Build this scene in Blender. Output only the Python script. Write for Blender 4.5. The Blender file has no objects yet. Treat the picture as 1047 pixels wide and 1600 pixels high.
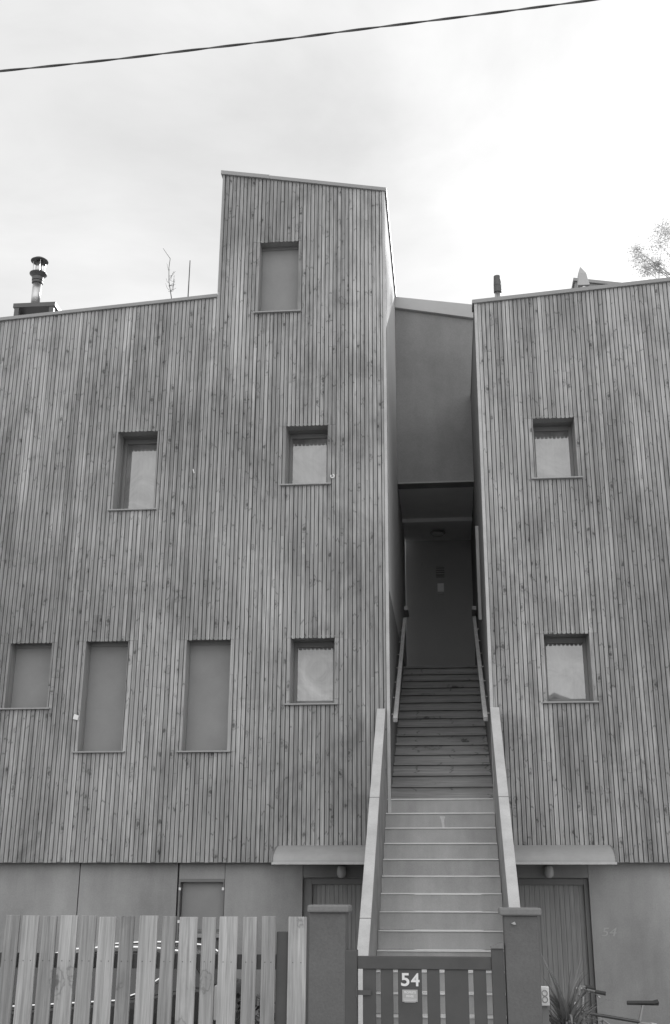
import bpy, bmesh, math, random
from mathutils import Vector, Matrix
random.seed(54)
S = bpy.context.scene
COL = S.collection
# ------------------------------------------------------------------ camera
F, PITCH, YAW, ROLL, CX, CY = 1748.2, .33834, .0903, .0025, 541.7, 785.0
D, ZC, PW, PH = 13.4, 2.0, 1047.0, 1600.0
cp, sp, cy_, sy_ = math.cos(PITCH), math.sin(PITCH), math.cos(YAW), math.sin(YAW)
FW = Vector((-sy_*cp, cy_*cp, sp)); R0 = Vector((cy_, sy_, 0)); U0 = R0.cross(FW)
RT = R0*math.cos(ROLL) + U0*math.sin(ROLL); UP = -R0*math.sin(ROLL) + U0*math.cos(ROLL)
cam = bpy.data.cameras.new('camera'); camo = bpy.data.objects.new('camera', cam); COL.objects.link(camo)
cam.sensor_fit = 'HORIZONTAL'; cam.sensor_width = 36; cam.lens = 36*F/PW
cam.shift_x = (PW/2-CX)/PW; cam.shift_y = (CY-PH/2)/PW
cam.clip_start = .1; cam.clip_end = 3000
m = Matrix((RT, UP, -FW)).transposed().to_4x4(); m.translation = (0, -D, ZC); camo.matrix_world = m
S.camera = camo
def at(px, py, Y=0.0):
    "point of the plane y=Y seen at a pixel of the photograph: used once to measure the real place"
    d = FW*F + RT*(px-CX) - UP*(py-CY); t = (Y+D)/d.y
    return d.x*t, ZC + d.z*t
# ------------------------------------------------------------------ world
SUN_EL, SUN_AZ = math.radians(31), math.radians(25)      # azimuth from +Y towards +X: low behind the houses
sund = Vector((math.sin(SUN_AZ)*math.cos(SUN_EL), math.cos(SUN_AZ)*math.cos(SUN_EL), math.sin(SUN_EL)))
W = bpy.data.worlds.new('World'); S.world = W; W.use_nodes = True
nt = W.node_tree; N = nt.nodes; L = nt.links
for n in list(N): N.remove(n)
def nd(t, **k):
    n = N.new(t)
    for a, b in k.items(): setattr(n, a, b)
    return n
def wmath(op, a, b=None, clamp=False):
    n = nd('ShaderNodeMath', operation=op, use_clamp=clamp)
    for i, v in enumerate((a, b)):
        if v is None: continue
        if isinstance(v, (int, float)): n.inputs[i].default_value = v
        else: L.new(v, n.inputs[i])
    return n.outputs[0]
sky = nd('ShaderNodeTexSky', sky_type='NISHITA', sun_disc=False, sun_elevation=SUN_EL, sun_rotation=SUN_AZ, dust_density=2.0)
bw = nd('ShaderNodeRGBToBW'); L.new(sky.outputs[0], bw.inputs[0])
tc = nd('ShaderNodeTexCoord')
mp = nd('ShaderNodeMapping'); mp.inputs['Scale'].default_value = (1, 1, 2.2); L.new(tc.outputs['Generated'], mp.inputs[0])
n1 = nd('ShaderNodeTexNoise'); n1.inputs['Scale'].default_value = 3.4; n1.inputs['Detail'].default_value = 7; n1.inputs['Roughness'].default_value = .55; n1.inputs['Distortion'].default_value = .4
L.new(mp.outputs[0], n1.inputs['Vector'])
dt = nd('ShaderNodeVectorMath', operation='DOT_PRODUCT'); L.new(tc.outputs['Generated'], dt.inputs[0]); dt.inputs[1].default_value = sund
dpos = wmath('MAXIMUM', dt.outputs['Value'], 0.0)
glow = wmath('ADD', wmath('MULTIPLY', wmath('POWER', dpos, 22.0), 2.0), wmath('MULTIPLY', wmath('POWER', dpos, 120.0), 14.0))
cl = wmath('ADD', wmath('MULTIPLY', n1.outputs[0], 5.5), 5.1)          # cloud brightness around 8
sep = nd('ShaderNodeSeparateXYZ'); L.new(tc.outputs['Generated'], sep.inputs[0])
back = wmath('MULTIPLY', wmath('MAXIMUM', wmath('MULTIPLY', sep.outputs[1], -1.0), 0.0), 7.0)   # added brightness of the unseen sky behind the camera, fills the facade
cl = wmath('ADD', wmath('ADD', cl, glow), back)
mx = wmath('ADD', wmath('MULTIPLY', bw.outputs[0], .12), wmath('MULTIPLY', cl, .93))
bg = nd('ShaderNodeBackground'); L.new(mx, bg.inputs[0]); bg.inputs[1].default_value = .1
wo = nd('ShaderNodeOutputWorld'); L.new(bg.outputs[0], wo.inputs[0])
# ------------------------------------------------------------------ sun
sl = bpy.data.lights.new('sun', 'SUN'); sl.energy = 4.2; sl.angle = math.radians(.5); sl.color = (1, 1, 1)
so = bpy.data.objects.new('sun', sl); COL.objects.link(so)
so.rotation_euler = sund.to_track_quat('Z', 'Y').to_euler(); so.location = sund*60
S.view_settings.view_transform = 'Standard'; S.view_settings.look = 'None'; S.view_settings.gamma = 1
S.view_settings.exposure = 0.18

# ------------------------------------------------------------------ materials
class Mat:
    def __init__(s, name, rough=.75, spec=.3, metal=0.0):
        s.m = bpy.data.materials.new(name); s.m.use_nodes = True; s.t = s.m.node_tree; s.n = s.t.nodes; s.l = s.t.links
        s.p = s.n['Principled BSDF']; s.p.inputs['Roughness'].default_value = rough
        s.p.inputs['Specular IOR Level'].default_value = spec; s.p.inputs['Metallic'].default_value = metal
        s.tc = s.n.new('ShaderNodeTexCoord').outputs['Object']; s.isl = None
    def rnd(s):
        if s.isl is None: s.isl = s.n.new('ShaderNodeNewGeometry').outputs['Random Per Island']
        return s.isl
    def math(s, op, a, b=None, c=None, clamp=False):
        n = s.n.new('ShaderNodeMath'); n.operation = op; n.use_clamp = clamp
        for i, v in enumerate((a, b, c)):
            if v is None: continue
            if isinstance(v, (int, float)): n.inputs[i].default_value = v
            else: s.l.new(v, n.inputs[i])
        return n.outputs[0]
    def coord(s, scale, island=0.0):
        mp = s.n.new('ShaderNodeMapping'); mp.inputs['Scale'].default_value = scale; s.l.new(s.tc, mp.inputs[0]); v = mp.outputs[0]
        if island:
            a = s.n.new('ShaderNodeVectorMath'); a.operation = 'MULTIPLY_ADD'
            c = s.n.new('ShaderNodeCombineXYZ')
            for i in range(3): s.l.new(s.rnd(), c.inputs[i])
            s.l.new(c.outputs[0], a.inputs[0]); a.inputs[1].default_value = (island, island*1.7, island*.77); s.l.new(v, a.inputs[2]); v = a.outputs[0]
        return v
    def noise(s, scale=(1, 1, 1), detail=4, rough=.6, island=0.0, dist=0.0):
        n = s.n.new('ShaderNodeTexNoise'); n.inputs['Scale'].default_value = 1; n.inputs['Detail'].default_value = detail
        n.inputs['Roughness'].default_value = rough; n.inputs['Distortion'].default_value = dist
        s.l.new(s.coord(scale, island), n.inputs['Vector']); return n.outputs[0]
    def ramp(s, v, lo, hi, a, b):
        n = s.n.new('ShaderNodeMapRange'); s.l.new(v, n.inputs[0])
        for i, q in enumerate((lo, hi, a, b)): n.inputs[i+1].default_value = q
        return n.outputs[0]
    def color(s, v): s.l.new(v, s.p.inputs['Base Color']); return s
    def bump(s, v, dist=.003, strength=.6):
        b = s.n.new('ShaderNodeBump'); b.inputs['Distance'].default_value = dist; b.inputs['Strength'].default_value = strength
        s.l.new(v, b.inputs['Height']); s.l.new(b.outputs[0], s.p.inputs['Normal']); return s

def mat_wood(name, base, island=23.0, var=.30, along='z', knots=True, kx=8.0, kz=5.5, stain=.22, grain=.22, kp=.72, board=0.0, ticks=True):
    M = Mat(name, .8, .2)
    sc = {'z': (55, 55, 1.6), 'x': (1.6, 40, 55)}[along]
    g = M.noise(sc, 5, .65, island, .6)
    g2 = M.noise({'z': (170, 170, 5), 'x': (5, 120, 170)}[along], 3, .6, island)
    big = M.noise((.55, .55, .45), 4, .6)
    strk = M.noise({'z': (5, 5, .35), 'x': (.35, 5, 5)}[along], 3, .6)
    v = M.ramp(M.rnd(), 0, 1, 1-var*.5, 1+var*.5)
    v = M.math('MULTIPLY', v, M.ramp(g, .3, .7, 1-grain, 1+grain))
    v = M.math('MULTIPLY', v, M.ramp(g2, .3, .7, .88, 1.1))
    v = M.math('MULTIPLY', v, M.ramp(big, .3, .7, 1-stain*.6, 1+stain*.6))
    v = M.math('MULTIPLY', v, M.ramp(strk, .3, .7, 1-stain*.5, 1+stain*.5))
    if board:
        v = M.math('MULTIPLY', v, M.ramp(M.noise((2.1, 2.1, 1.0), 5, .65, 0, .8), .50, .66, 1.0, .74))   # dark weather stains
    if board:   # long slow changes of tone that follow each board across its joints
        v = M.math('MULTIPLY', v, M.ramp(M.noise((17, 1, .16), 3, .7), .3, .7, 1-board, 1+board))
    if knots:
        vo = M.n.new('ShaderNodeTexVoronoi'); vo.inputs['Scale'].default_value = 1; vo.inputs['Randomness'].default_value = 1
        cc = M.coord((kx, kx*.3, kz) if along == 'z' else (kz, kx*.3, kx), 31.0)
        wn = M.n.new('ShaderNodeTexNoise'); wn.inputs['Scale'].default_value = 30; wn.inputs['Detail'].default_value = 2
        M.l.new(M.coord((1, 1, .8) if along == 'z' else (.8, 1, 1), 9.0), wn.inputs['Vector'])
        vm = M.n.new('ShaderNodeVectorMath'); vm.operation = 'MULTIPLY_ADD'
        M.l.new(wn.outputs['Color'], vm.inputs[0]); vm.inputs[1].default_value = (.34, .34, .34); M.l.new(cc, vm.inputs[2])
        M.l.new(vm.outputs[0], vo.inputs['Vector'])
        d = vo.outputs['Distance']
        sc_ = M.n.new('ShaderNodeSeparateColor'); M.l.new(vo.outputs['Color'], sc_.inputs[0])
        pick = M.ramp(sc_.outputs[0], kp, kp+.04, 0, 1)
        pick2 = M.ramp(sc_.outputs[1], .5, .54, 0, 1)
        core = M.math('MULTIPLY', M.ramp(d, .10, .20, .62, 0.0), pick)
        arc = M.math('MULTIPLY', M.math('MULTIPLY', M.ramp(M.math('ABSOLUTE', M.math('SUBTRACT', d, .30)), .0, .06, .38, 0.0), pick), pick2)
        halo = M.math('MULTIPLY', M.ramp(d, .15, .5, .16, 0.0), pick)
        wav = M.noise({'z': (26, 26, 1), 'x': (1, 26, 26)}[along], 2, .6, island, .5)          # short slanting ticks where a branch crosses the grain
        sx_ = M.n.new('ShaderNodeSeparateXYZ'); M.l.new(M.coord((1, 1, 2.3) if along == 'z' else (2.3, 1, 1), 41.0), sx_.inputs[0])
        fz = M.math('FRACT', M.math('ADD', sx_.outputs[2 if along == 'z' else 0], M.math('MULTIPLY', wav, .62)))
        cell = M.noise({'z': (5.0, 5.0, 2.6), 'x': (2.6, 5.0, 5.0)}[along], 2, .5, 57.0)
        tick = M.math('MULTIPLY', M.ramp(M.math('ABSOLUTE', M.math('SUBTRACT', fz, .5)), .012, .035, .42, 0.0), M.ramp(cell, .54, .57, 0, 1))
        core = M.math('MAXIMUM', core, tick) if ticks else core
        v = M.math('MULTIPLY', v, M.math('SUBTRACT', 1.0, M.math('MAXIMUM', M.math('MAXIMUM', core, arc), halo)))
    v = M.math('MULTIPLY', v, base)
    M.color(v).bump(g, .002, .5)
    return M.m
def mat_plain(name, base, var=.12, scale=3.0, rough=.7, spec=.3, bumpd=0.0, bumps=120.0, metal=0.0, streak=0.0):
    M = Mat(name, rough, spec, metal)
    v = M.ramp(M.noise((scale,)*3, 5, .65), .3, .7, 1-var, 1+var)
    if streak: v = M.math('MULTIPLY', v, M.ramp(M.noise((scale*3, scale*3, .5), 4, .6), .3, .7, 1-streak, 1+streak))
    fine = M.noise((bumps,)*3, 3, .7)
    if bumpd:
        v = M.math('MULTIPLY', v, M.ramp(fine, .3, .7, .92, 1.08)); M.bump(fine, bumpd, .8)
    M.color(M.math('MULTIPLY', v, base)); return M.m

m_clad = mat_wood('weathered_cladding', .345, var=.14, stain=.40, grain=.26, kp=.50, board=.30)
m_trim = mat_wood('reveal_wood', .34, var=.15, knots=False)
m_back = mat_plain('batten_void', .04, .2, 2)
m_riser_dark = mat_wood('dark_stair_boards', .28, along='x', kx=5, kz=2.5, var=.35, kp=.7)
m_rail = mat_wood('handrail_wood', .42, along='z', knots=False, var=.1)
m_fence_a = mat_wood('fence_wood_pale', .44, island=13, var=.16, kx=6.5, kz=3.4, stain=.3, grain=.32, kp=.55, ticks=False)
m_fence_b = mat_wood('fence_wood_darker', .32, island=13, var=.22, kx=6.5, kz=3.4, stain=.3, grain=.34, kp=.55, ticks=False)
m_riser = mat_plain('grey_step_panels', .39, .13, 2.2, .75, .25, .0012, 110, streak=.08)
m_nose = mat_plain('metal_nosing', .75, .05, 5, .35, .6)
m_concrete = mat_plain('speckled_concrete', .29, .20, 2.5, .85, .2, .002, 90, streak=.06)
m_coping = mat_plain('pale_coping', .50, .14, 3, .8, .25, .0015, 90)
m_link = mat_plain('grey_render', .25, .12, 1.1, .9, .15, .002, 55, streak=.07)
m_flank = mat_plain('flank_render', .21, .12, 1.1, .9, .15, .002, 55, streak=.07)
m_ceiling = mat_plain('passage_ceiling_paint', .8, .06, 1.1, .9, .15)
m_passage = mat_plain('passage_paint', .40, .06, .8, .9, .15, .001, 70)
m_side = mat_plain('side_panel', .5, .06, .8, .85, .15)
m_fascia = mat_plain('zinc_flashing', .30, .08, 2, .5, .4)
m_fascia_pale = mat_plain('pale_fascia', .45, .05, 2, .6, .3)
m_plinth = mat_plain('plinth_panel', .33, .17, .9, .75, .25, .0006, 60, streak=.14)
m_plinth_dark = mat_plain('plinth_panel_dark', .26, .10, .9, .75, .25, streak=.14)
m_screen = mat_plain('blind_fabric', .29, .10, 1.6, .8, .2, .0006, 300)
m_frame = mat_plain('window_frame_paint', .24, .05, 2, .5, .4)
m_sill = mat_plain('sill_metal', .33, .06, 4, .45, .5)
m_door = mat_wood('door_boards', .31, knots=False, var=.1, stain=.12)
m_doorframe = mat_plain('door_frame_paint', .20, .08, 2, .6, .3)
m_awning = mat_plain('awning_sheet', .35, .07, 3, .5, .4, streak=.05)
m_gate = mat_plain('gate_paint', .088, .14, 3, .55, .35)
m_pillar = mat_plain('pillar_render', .15, .15, 2, .9, .15, .004, 55)
m_cap = mat_plain('pillar_cap', .22, .10, 4, .85, .2, .002, 60)
m_white = mat_plain('white_plastic', .8, .04, 6, .45, .4)
m_plaque = mat_plain('plaque_plastic', .42, .04, 6, .5, .4)
m_steel = mat_plain('brushed_steel', .55, .1, 6, .3, .5, metal=.85)
m_darkmetal = mat_plain('dark_metal', .10, .1, 6, .45, .5, metal=.3)
m_rubber = mat_plain('rubber', .07, .1, 6, .7, .3)
m_cable = mat_plain('cable_rubber', .11, .1, 30, .6, .3)
m_ground = mat_plain('gravel_ground', .26, .2, 2, .9, .2, .01, 30)
m_asphalt = mat_plain('asphalt', .07, .15, 1.5, .9, .2, .004, 90)
m_pave = mat_plain('pavement_concrete', .35, .12, 1.2, .9, .2, .003, 60)
m_lampglass = mat_plain('lamp_glass', .5, .05, 8, .25, .5)
m_carpaint = mat_plain('dark_car_paint', .035, .05, 3, .22, .6, metal=.2)
m_chrome = mat_plain('chrome', .85, .03, 5, .12, .6, metal=1)
m_carglass = mat_plain('car_glass', .02, .02, 3, .05, .8)
m_leaf = mat_plain('leaf', .09, .35, 20, .55, .35)
m_leafpale = mat_plain('leaf_pale', .17, .35, 12, .5, .4)
def mat_leaf(name, base, tr):
    M = Mat(name, .6, .3); v = M.ramp(M.rnd(), 0, 1, base*.6, base*1.4); M.color(v)
    t = M.n.new('ShaderNodeBsdfTranslucent'); M.l.new(v, t.inputs[0]); mx = M.n.new('ShaderNodeMixShader'); mx.inputs[0].default_value = tr
    M.l.new(M.p.outputs[0], mx.inputs[1]); M.l.new(t.outputs[0], mx.inputs[2]); M.l.new(mx.outputs[0], M.n['Material Output'].inputs[0]); return M.m
m_treeleaf = mat_leaf('backlit_leaf', .5, .7)
m_leafpale = mat_leaf('pale_strap_leaf', .22, .2)
m_bark = mat_plain('bark', .12, .2, 12, .9, .1)
m_housewall = mat_plain('pale_house_render', .6, .06, 1, .85, .2)
m_roof = mat_plain('roof_tiles', .2, .15, 5, .8, .2)
def mat_glass(name, refl, base):      # pale net curtain behind glass; mottled colour stands in for cloud reflections
    M = Mat(name, .02, .5)
    v = M.math('MULTIPLY', M.ramp(M.noise((2.3, 2.3, 2.6), 4, .6, 0, 1.2), .32, .68, .5, 1.5), M.ramp(M.noise((30, 30, 1.2), 2, .5), .3, .7, .9, 1.1))
    M.color(M.math('MULTIPLY', v, base))
    M.p.inputs['Roughness'].default_value = .6
    g = M.n.new('ShaderNodeBsdfGlossy'); g.inputs['Roughness'].default_value = .015; g.inputs['Color'].default_value = (1, 1, 1, 1)
    M.bump(M.noise((1.1, 1.1, 1.1), 2, .5), .003, .25)
    b = [n for n in M.n if n.type == 'BUMP'][0]; M.l.new(b.outputs[0], g.inputs['Normal'])
    mx = M.n.new('ShaderNodeMixShader'); mx.inputs[0].default_value = refl
    M.l.new(M.p.outputs[0], mx.inputs[1]); M.l.new(g.outputs[0], mx.inputs[2])
    M.l.new(mx.outputs[0], M.n['Material Output'].inputs[0]); return M.m
m_glass = mat_glass('coated_window_glass', .17, .18)
m_glass_curtain = mat_glass('window_glass_over_curtain', .12, .34)

# ------------------------------------------------------------------ mesh building
class MB:
    def __init__(s): s.v = []; s.f = []
    def add(s, vs, fs):
        o = len(s.v); s.v += [tuple(v) for v in vs]; s.f += [tuple(i+o for i in f) for f in fs]; return s
    def box(s, x0, x1, y0, y1, z0, z1):
        return s.add([(x0,y0,z0),(x1,y0,z0),(x1,y1,z0),(x0,y1,z0),(x0,y0,z1),(x1,y0,z1),(x1,y1,z1),(x0,y1,z1)],
            [(0,3,2,1),(4,5,6,7),(0,1,5,4),(1,2,6,5),(2,3,7,6),(3,0,4,7)])
    def prism_xz(s, pts, y0, y1):      # polygon in x,z extruded along y
        n = len(pts)
        a = sum(pts[i][0]*pts[(i+1)%n][1]-pts[(i+1)%n][0]*pts[i][1] for i in range(n))
        if a < 0: pts = pts[::-1]
        return s.add([(x,y0,z) for x,z in pts]+[(x,y1,z) for x,z in pts],
            [tuple(range(n)), tuple(range(2*n-1,n-1,-1))]+[(i,i+n,(i+1)%n+n,(i+1)%n) for i in range(n)])
    def prism_yz(s, pts, x0, x1):
        n = len(pts)
        a = sum(pts[i][0]*pts[(i+1)%n][1]-pts[(i+1)%n][0]*pts[i][1] for i in range(n))
        if a < 0: pts = pts[::-1]
        return s.add([(x1,y,z) for y,z in pts]+[(x0,y,z) for y,z in pts],
            [tuple(range(n)), tuple(range(2*n-1,n-1,-1))]+[(i,i+n,(i+1)%n+n,(i+1)%n) for i in range(n)])
    def tube(s, pts, r, n=8, caps=True):
        pts = [Vector(p) for p in pts]; rs = r if isinstance(r, (list, tuple)) else [r]*len(pts); vs = []
        prev = None
        for i, p in enumerate(pts):
            d = (pts[min(i+1, len(pts)-1)]-pts[max(i-1, 0)]).normalized()
            if prev is None:
                a = Vector((0,0,1)) if abs(d.z) < .9 else Vector((1,0,0)); u = d.cross(a).normalized()
            else: u = (prev - d*prev.dot(d)).normalized()
            prev = u; w = d.cross(u)
            for k in range(n):
                t = 2*math.pi*k/n; vs.append(p+(u*math.cos(t)+w*math.sin(t))*rs[i])
        fs = [(i*n+k, i*n+(k+1)%n, (i+1)*n+(k+1)%n, (i+1)*n+k) for i in range(len(pts)-1) for k in range(n)]
        if caps: fs += [tuple(range(n-1,-1,-1)), tuple((len(pts)-1)*n+k for k in range(n))]
        return s.add(vs, fs)
    def lathe(s, prof, c, n=24):       # prof: (r,z) list about vertical axis at c
        vs = [(c[0]+r*math.cos(2*math.pi*k/n), c[1]+r*math.sin(2*math.pi*k/n), c[2]+z) for r, z in prof for k in range(n)]
        fs = [(i*n+k, i*n+(k+1)%n, (i+1)*n+(k+1)%n, (i+1)*n+k) for i in range(len(prof)-1) for k in range(n)]
        fs += [tuple(range(n-1,-1,-1)), tuple((len(prof)-1)*n+k for k in range(n))]
        return s.add(vs, fs)
    def build(s, name, mat, parent=None, bevel=0.0, smooth=False, label=None):
        off = Vector((0,0,0)); q = parent
        while q is not None: off += q.location; q = q.parent
        me = bpy.data.meshes.new(name); me.from_pydata([tuple(Vector(v)-off) for v in s.v], [], s.f)
        me.materials.append(mat); me.update()
        o = bpy.data.objects.new(name, me); COL.objects.link(o); o.parent = parent
        if smooth:
            for p in me.polygons: p.use_smooth = True
        if bevel:
            b = o.modifiers.new('bevel', 'BEVEL'); b.width = bevel; b.segments = 2; b.limit_method = 'ANGLE'
        if label: o['label'] = label
        return o
def tag(o, label, cat, group=None):
    o['label'] = label; o['category'] = cat
    if group: o['group'] = group
    return o
def thing(name, loc, label, cat, group=None):
    o = bpy.data.objects.new(name, None); o.empty_display_size = .3; COL.objects.link(o); o.location = loc
    return tag(o, label, cat, group)
def struct(o): o['kind'] = 'structure'; return o
def text(name, s, x, y, z, h, mat, parent, offset=0.0, ext=.003, width=None, shear=0.0):
    "upright lettering facing -y, left bottom at x,z"
    c = bpy.data.curves.new(name, 'FONT'); c.body = s; c.size = 1; c.extrude = 0; c.offset = offset; c.shear = shear
    t = bpy.data.objects.new(name, c); COL.objects.link(t)
    bpy.context.view_layer.update()
    me0 = bpy.data.meshes.new_from_object(t.evaluated_get(bpy.context.evaluated_depsgraph_get()))
    vs = [v.co.copy() for v in me0.vertices]; fs = [tuple(p.vertices) for p in me0.polygons]
    bpy.data.objects.remove(t)
    x0 = min(v.x for v in vs); x1 = max(v.x for v in vs); y0 = min(v.y for v in vs); y1 = max(v.y for v in vs)
    sz = h/(y1-y0); sx = width/(x1-x0) if width else sz
    b = MB(); n = len(vs)
    b.add([(x+(v.x-x0)*sx, y-ext, z+(v.y-y0)*sz) for v in vs]+[(x+(v.x-x0)*sx, y, z+(v.y-y0)*sz) for v in vs],
          fs+[tuple(i+n for i in reversed(f)) for f in fs])
    return b.build(name, mat, parent)

# ------------------------------------------------------------------ ground
struct(MB().add([(-400,-400,0),(400,-400,0),(400,400,0),(-400,400,0)], [(0,1,2,3)]).build('ground', m_ground))
struct(MB().box(-60,60,-8.6,-5.75,.02,.40).build('pavement', m_pave, bevel=.01))
struct(MB().box(-60,60,-8.75,-8.6,.02,.40).build('kerb', m_coping, bevel=.015))
struct(MB().box(-60,60,-15.5,-8.75,.02,.28).build('road', m_asphalt))
struct(MB().box(-60,60,-18.5,-15.5,.02,.40).build('pavement', m_pave, bevel=.01))

# ------------------------------------------------------------------ timber houses
PITCH_B, ZB = .0535, 2.365
def eave_left(x): return 9.586+(x+6.08)*.0745 if x < -2.972 else 11.813-(x+2.979)*.183
def eave_right(x): return 9.55+(x-.503)*.0815
# openings: x0,x1,z0,z1, kind
WL = [(-5.435,-4.90,4.165,4.977,'blind'), (-4.467,-3.925,3.635,4.984,'blind'), (-3.190,-2.642,3.630,4.980,'blind'),
      (-1.898,-1.358,4.178,4.980,'curtain'), (-4.260,-3.724,6.710,7.806,'glass'), (-2.012,-1.463,6.990,7.808,'glass'),
      (-2.435,-1.893,9.507,10.610,'blind')]
WR = [(1.187,1.716,6.978,7.800,'glass'), (1.172,1.711,4.163,4.981,'glass')]
def spans(x0, x1, zb, holes):
    "free z-intervals of a strip below its top"
    iv = []; z = zb
    for h in sorted([h for h in holes if h[0] < x1-1e-4 and h[1] > x0+1e-4], key=lambda h: h[2]):
        iv.append((z, h[2])); z = h[3]
    iv.append((z, None)); return iv
def wall_mesh(x0, x1, zb, top, holes, y0, y1, drop=0.0):
    b = MB(); xs = sorted({x0, x1, *[h[0] for h in holes], *[h[1] for h in holes]} | ({-2.972} if x0 < -3 else set()))
    for a, c in zip(xs, xs[1:]):
        for z0, z1 in spans(a, c, zb, holes):
            ta, tb = (top(a+1e-4)-drop, top(c-1e-4)-drop) if z1 is None else (z1, z1)
            b.prism_xz([(a,z0),(c,z0),(c,tb),(a,ta)], y0, y1)
    return b
def cladding_mesh(x0, x1, zb, top, holes, drop, seed):
    rnd = random.Random(seed); b = MB(); x = x0; G = .010
    while x < x1-.01:
        xe = min(x+PITCH_B+rnd.uniform(-.0015,.0015), x1)
        a, c = x+G/2, xe-G/2
        pieces = [(a, c)]
        for h in holes:               # strips beside an opening end exactly at its edge
            np_ = []
            for p, q in pieces:
                cuts = [e for e in (h[0], h[1]) if p+.002 < e < q-.002]
                np_ += list(zip([p]+cuts, cuts+[q]))
            pieces = np_
        yj = rnd.uniform(-.0025,.0025)
        joints = []
        z = zb+rnd.uniform(.6,4)
        while z < 11.5: joints.append(z); z += rnd.choice((3.0,3.6,4.2,4.8))*rnd.uniform(.8,1.1)
        for h in holes:               # joints line up beside the windows
            if h[0]-.115 < (x+xe)/2 < h[1]+.115:
                joints.append(h[3]+.004)
                if rnd.random() < .5: joints.append(h[2]-.01)
        for p, q in pieces:
            if q-p < .004: continue
            for z0, z1 in spans(p, q, zb, holes):
                tp = top(p)-drop if z1 is None else z1; tq = top(q)-drop if z1 is None else tp
                zb_ = z0 - (rnd.uniform(0,.005) if z0 > zb else rnd.uniform(0,.006))
                js = [zb_]+sorted(j for j in joints if zb_+.25 < j < min(tp, tq)-.25)+[None]
                # keep only joints apart
                zs = [js[0]]
                for j in js[1:-1]:
                    if j-zs[-1] > .2: zs.append(j)
                for i, s0 in enumerate(zs):
                    last = i == len(zs)-1
                    jj = yj+rnd.uniform(-.0015,.0015)
                    e0, e1 = (tp, tq) if last else (zs[i+1]-.0025,)*2
                    if i == 0 and z0 > zb and q-p > .03:      # rounded drip ends over an opening
                        b.prism_xz([(p,s0+.012),(p+.004,s0+.003),(p+.011,s0),(q-.011,s0),(q-.004,s0+.003),(q,s0+.012),(q,e1),(p,e0)], -.022+jj, -.001)
                    else: b.prism_xz([(p,s0),(q,s0),(q,e1),(p,e0)], -.022+jj, -.001)
        x = xe
    return b
RV = .175
def GROW(hs): return [(h[0]-.017,h[1]+.017,h[2],h[3]+.039)+h[4:] for h in hs]
def window(parent, h, lab=None):
    x0, x1, z0, z1, kind = h
    w = MB()                                             # reveal lining, the root of the window's pieces
    t = .016; zh = z1+.022; dp = RV+.05 if kind == 'blind' else .40
    w.box(x0-t, x0, -.0005, dp, z0, zh).box(x1, x1+t, -.0005, dp, z0, zh).box(x0-t, x1+t, -.0005, dp, zh, zh+t)
    o = w.build('window', m_trim, parent, label=lab)
    MB().box(x0-.055, x1+.05, -.062, dp, z0-.018, z0).build('sill', m_sill, o, bevel=.003)
    a, c, lo, hi = x0, x1, z0, zh
    if kind == 'blind':
        MB().box(a+.012, c-.004, RV-.012, RV-.004, lo+.004, hi-.05).build('blind', m_screen, o)
        MB().box(a+.014, c-.006, RV-.02, RV-.002, lo+.004, lo+.022).build('bottom_bar', m_sill, o, bevel=.003)
        MB().box(a, c, RV-.03, RV+.05, hi-.05, hi).build('blind_cassette', m_frame, o, bevel=.004)
        MB().box(a, a+.011, RV-.03, RV+.02, lo, hi-.05).build('guide_rail', m_frame, o); MB().box(c-.003, c, RV-.03, RV+.02, lo, hi-.05).build('guide_rail', m_frame, o)
    else:
        f = .046; g0, g1 = .29, .37
        MB().box(a, a+.012, .185, g0, lo, hi-.012).box(c-.012, c, .185, g0, lo, hi-.012).box(a, c, .185, g0, hi-.012, hi).build('inner_lining', m_frame, o)
        fr = MB().box(a, a+f, g0, g1, lo, hi).box(c-f, c, g0, g1, lo, hi)
        fr.box(a+f, c-f, g0, g1, hi-.07, hi).box(a+f, c-f, g0, g1, lo, lo+.07)
        
        fr.box(a+f, c-f, g0+.015, g1, lo+.07, lo+.088)
        fr.build('frame', m_frame, o, bevel=.003)
        MB().box(a+f, c-f, g0+.035, g0+.043, lo+.05, hi-.05).build('pane', m_glass_curtain if kind == 'curtain' else m_glass, o)
    return o

def strip(pa, pb, h, y0, y1, dz=0.0):   # sloping flashing along an eave
    return MB().prism_xz([(pa[0],pa[1]-h+dz),(pb[0],pb[1]-h+dz),(pb[0],pb[1]+dz),(pa[0],pa[1]+dz)], y0, y1)

# --- left house
LX0, LX1, RX0, RX1 = -8.5, -.690, .503, 6.5
left = thing('timber_house', (-4.5,4,0), 'tall timber clad house with a slanting tower, left of the outdoor stairs', 'house')
wall_mesh(LX0, LX1, ZB, eave_left, GROW(WL), .0, .16, .03).build('wall', m_back, left)
cladding_mesh(LX0, LX1-.035, ZB, eave_left, WL, .035, 3).build('cladding', m_clad, left)
MB().box(LX1-.035, LX1+.004, -.034, .02, ZB, eave_left(LX1)-.03).build('corner_trim', m_coping, left, bevel=.002)
MB().box(-3.005, -2.974, -.03, 5.8, 9.86, eave_left(-2.97)-.02).build('corner_trim', m_fascia, left)
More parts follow.
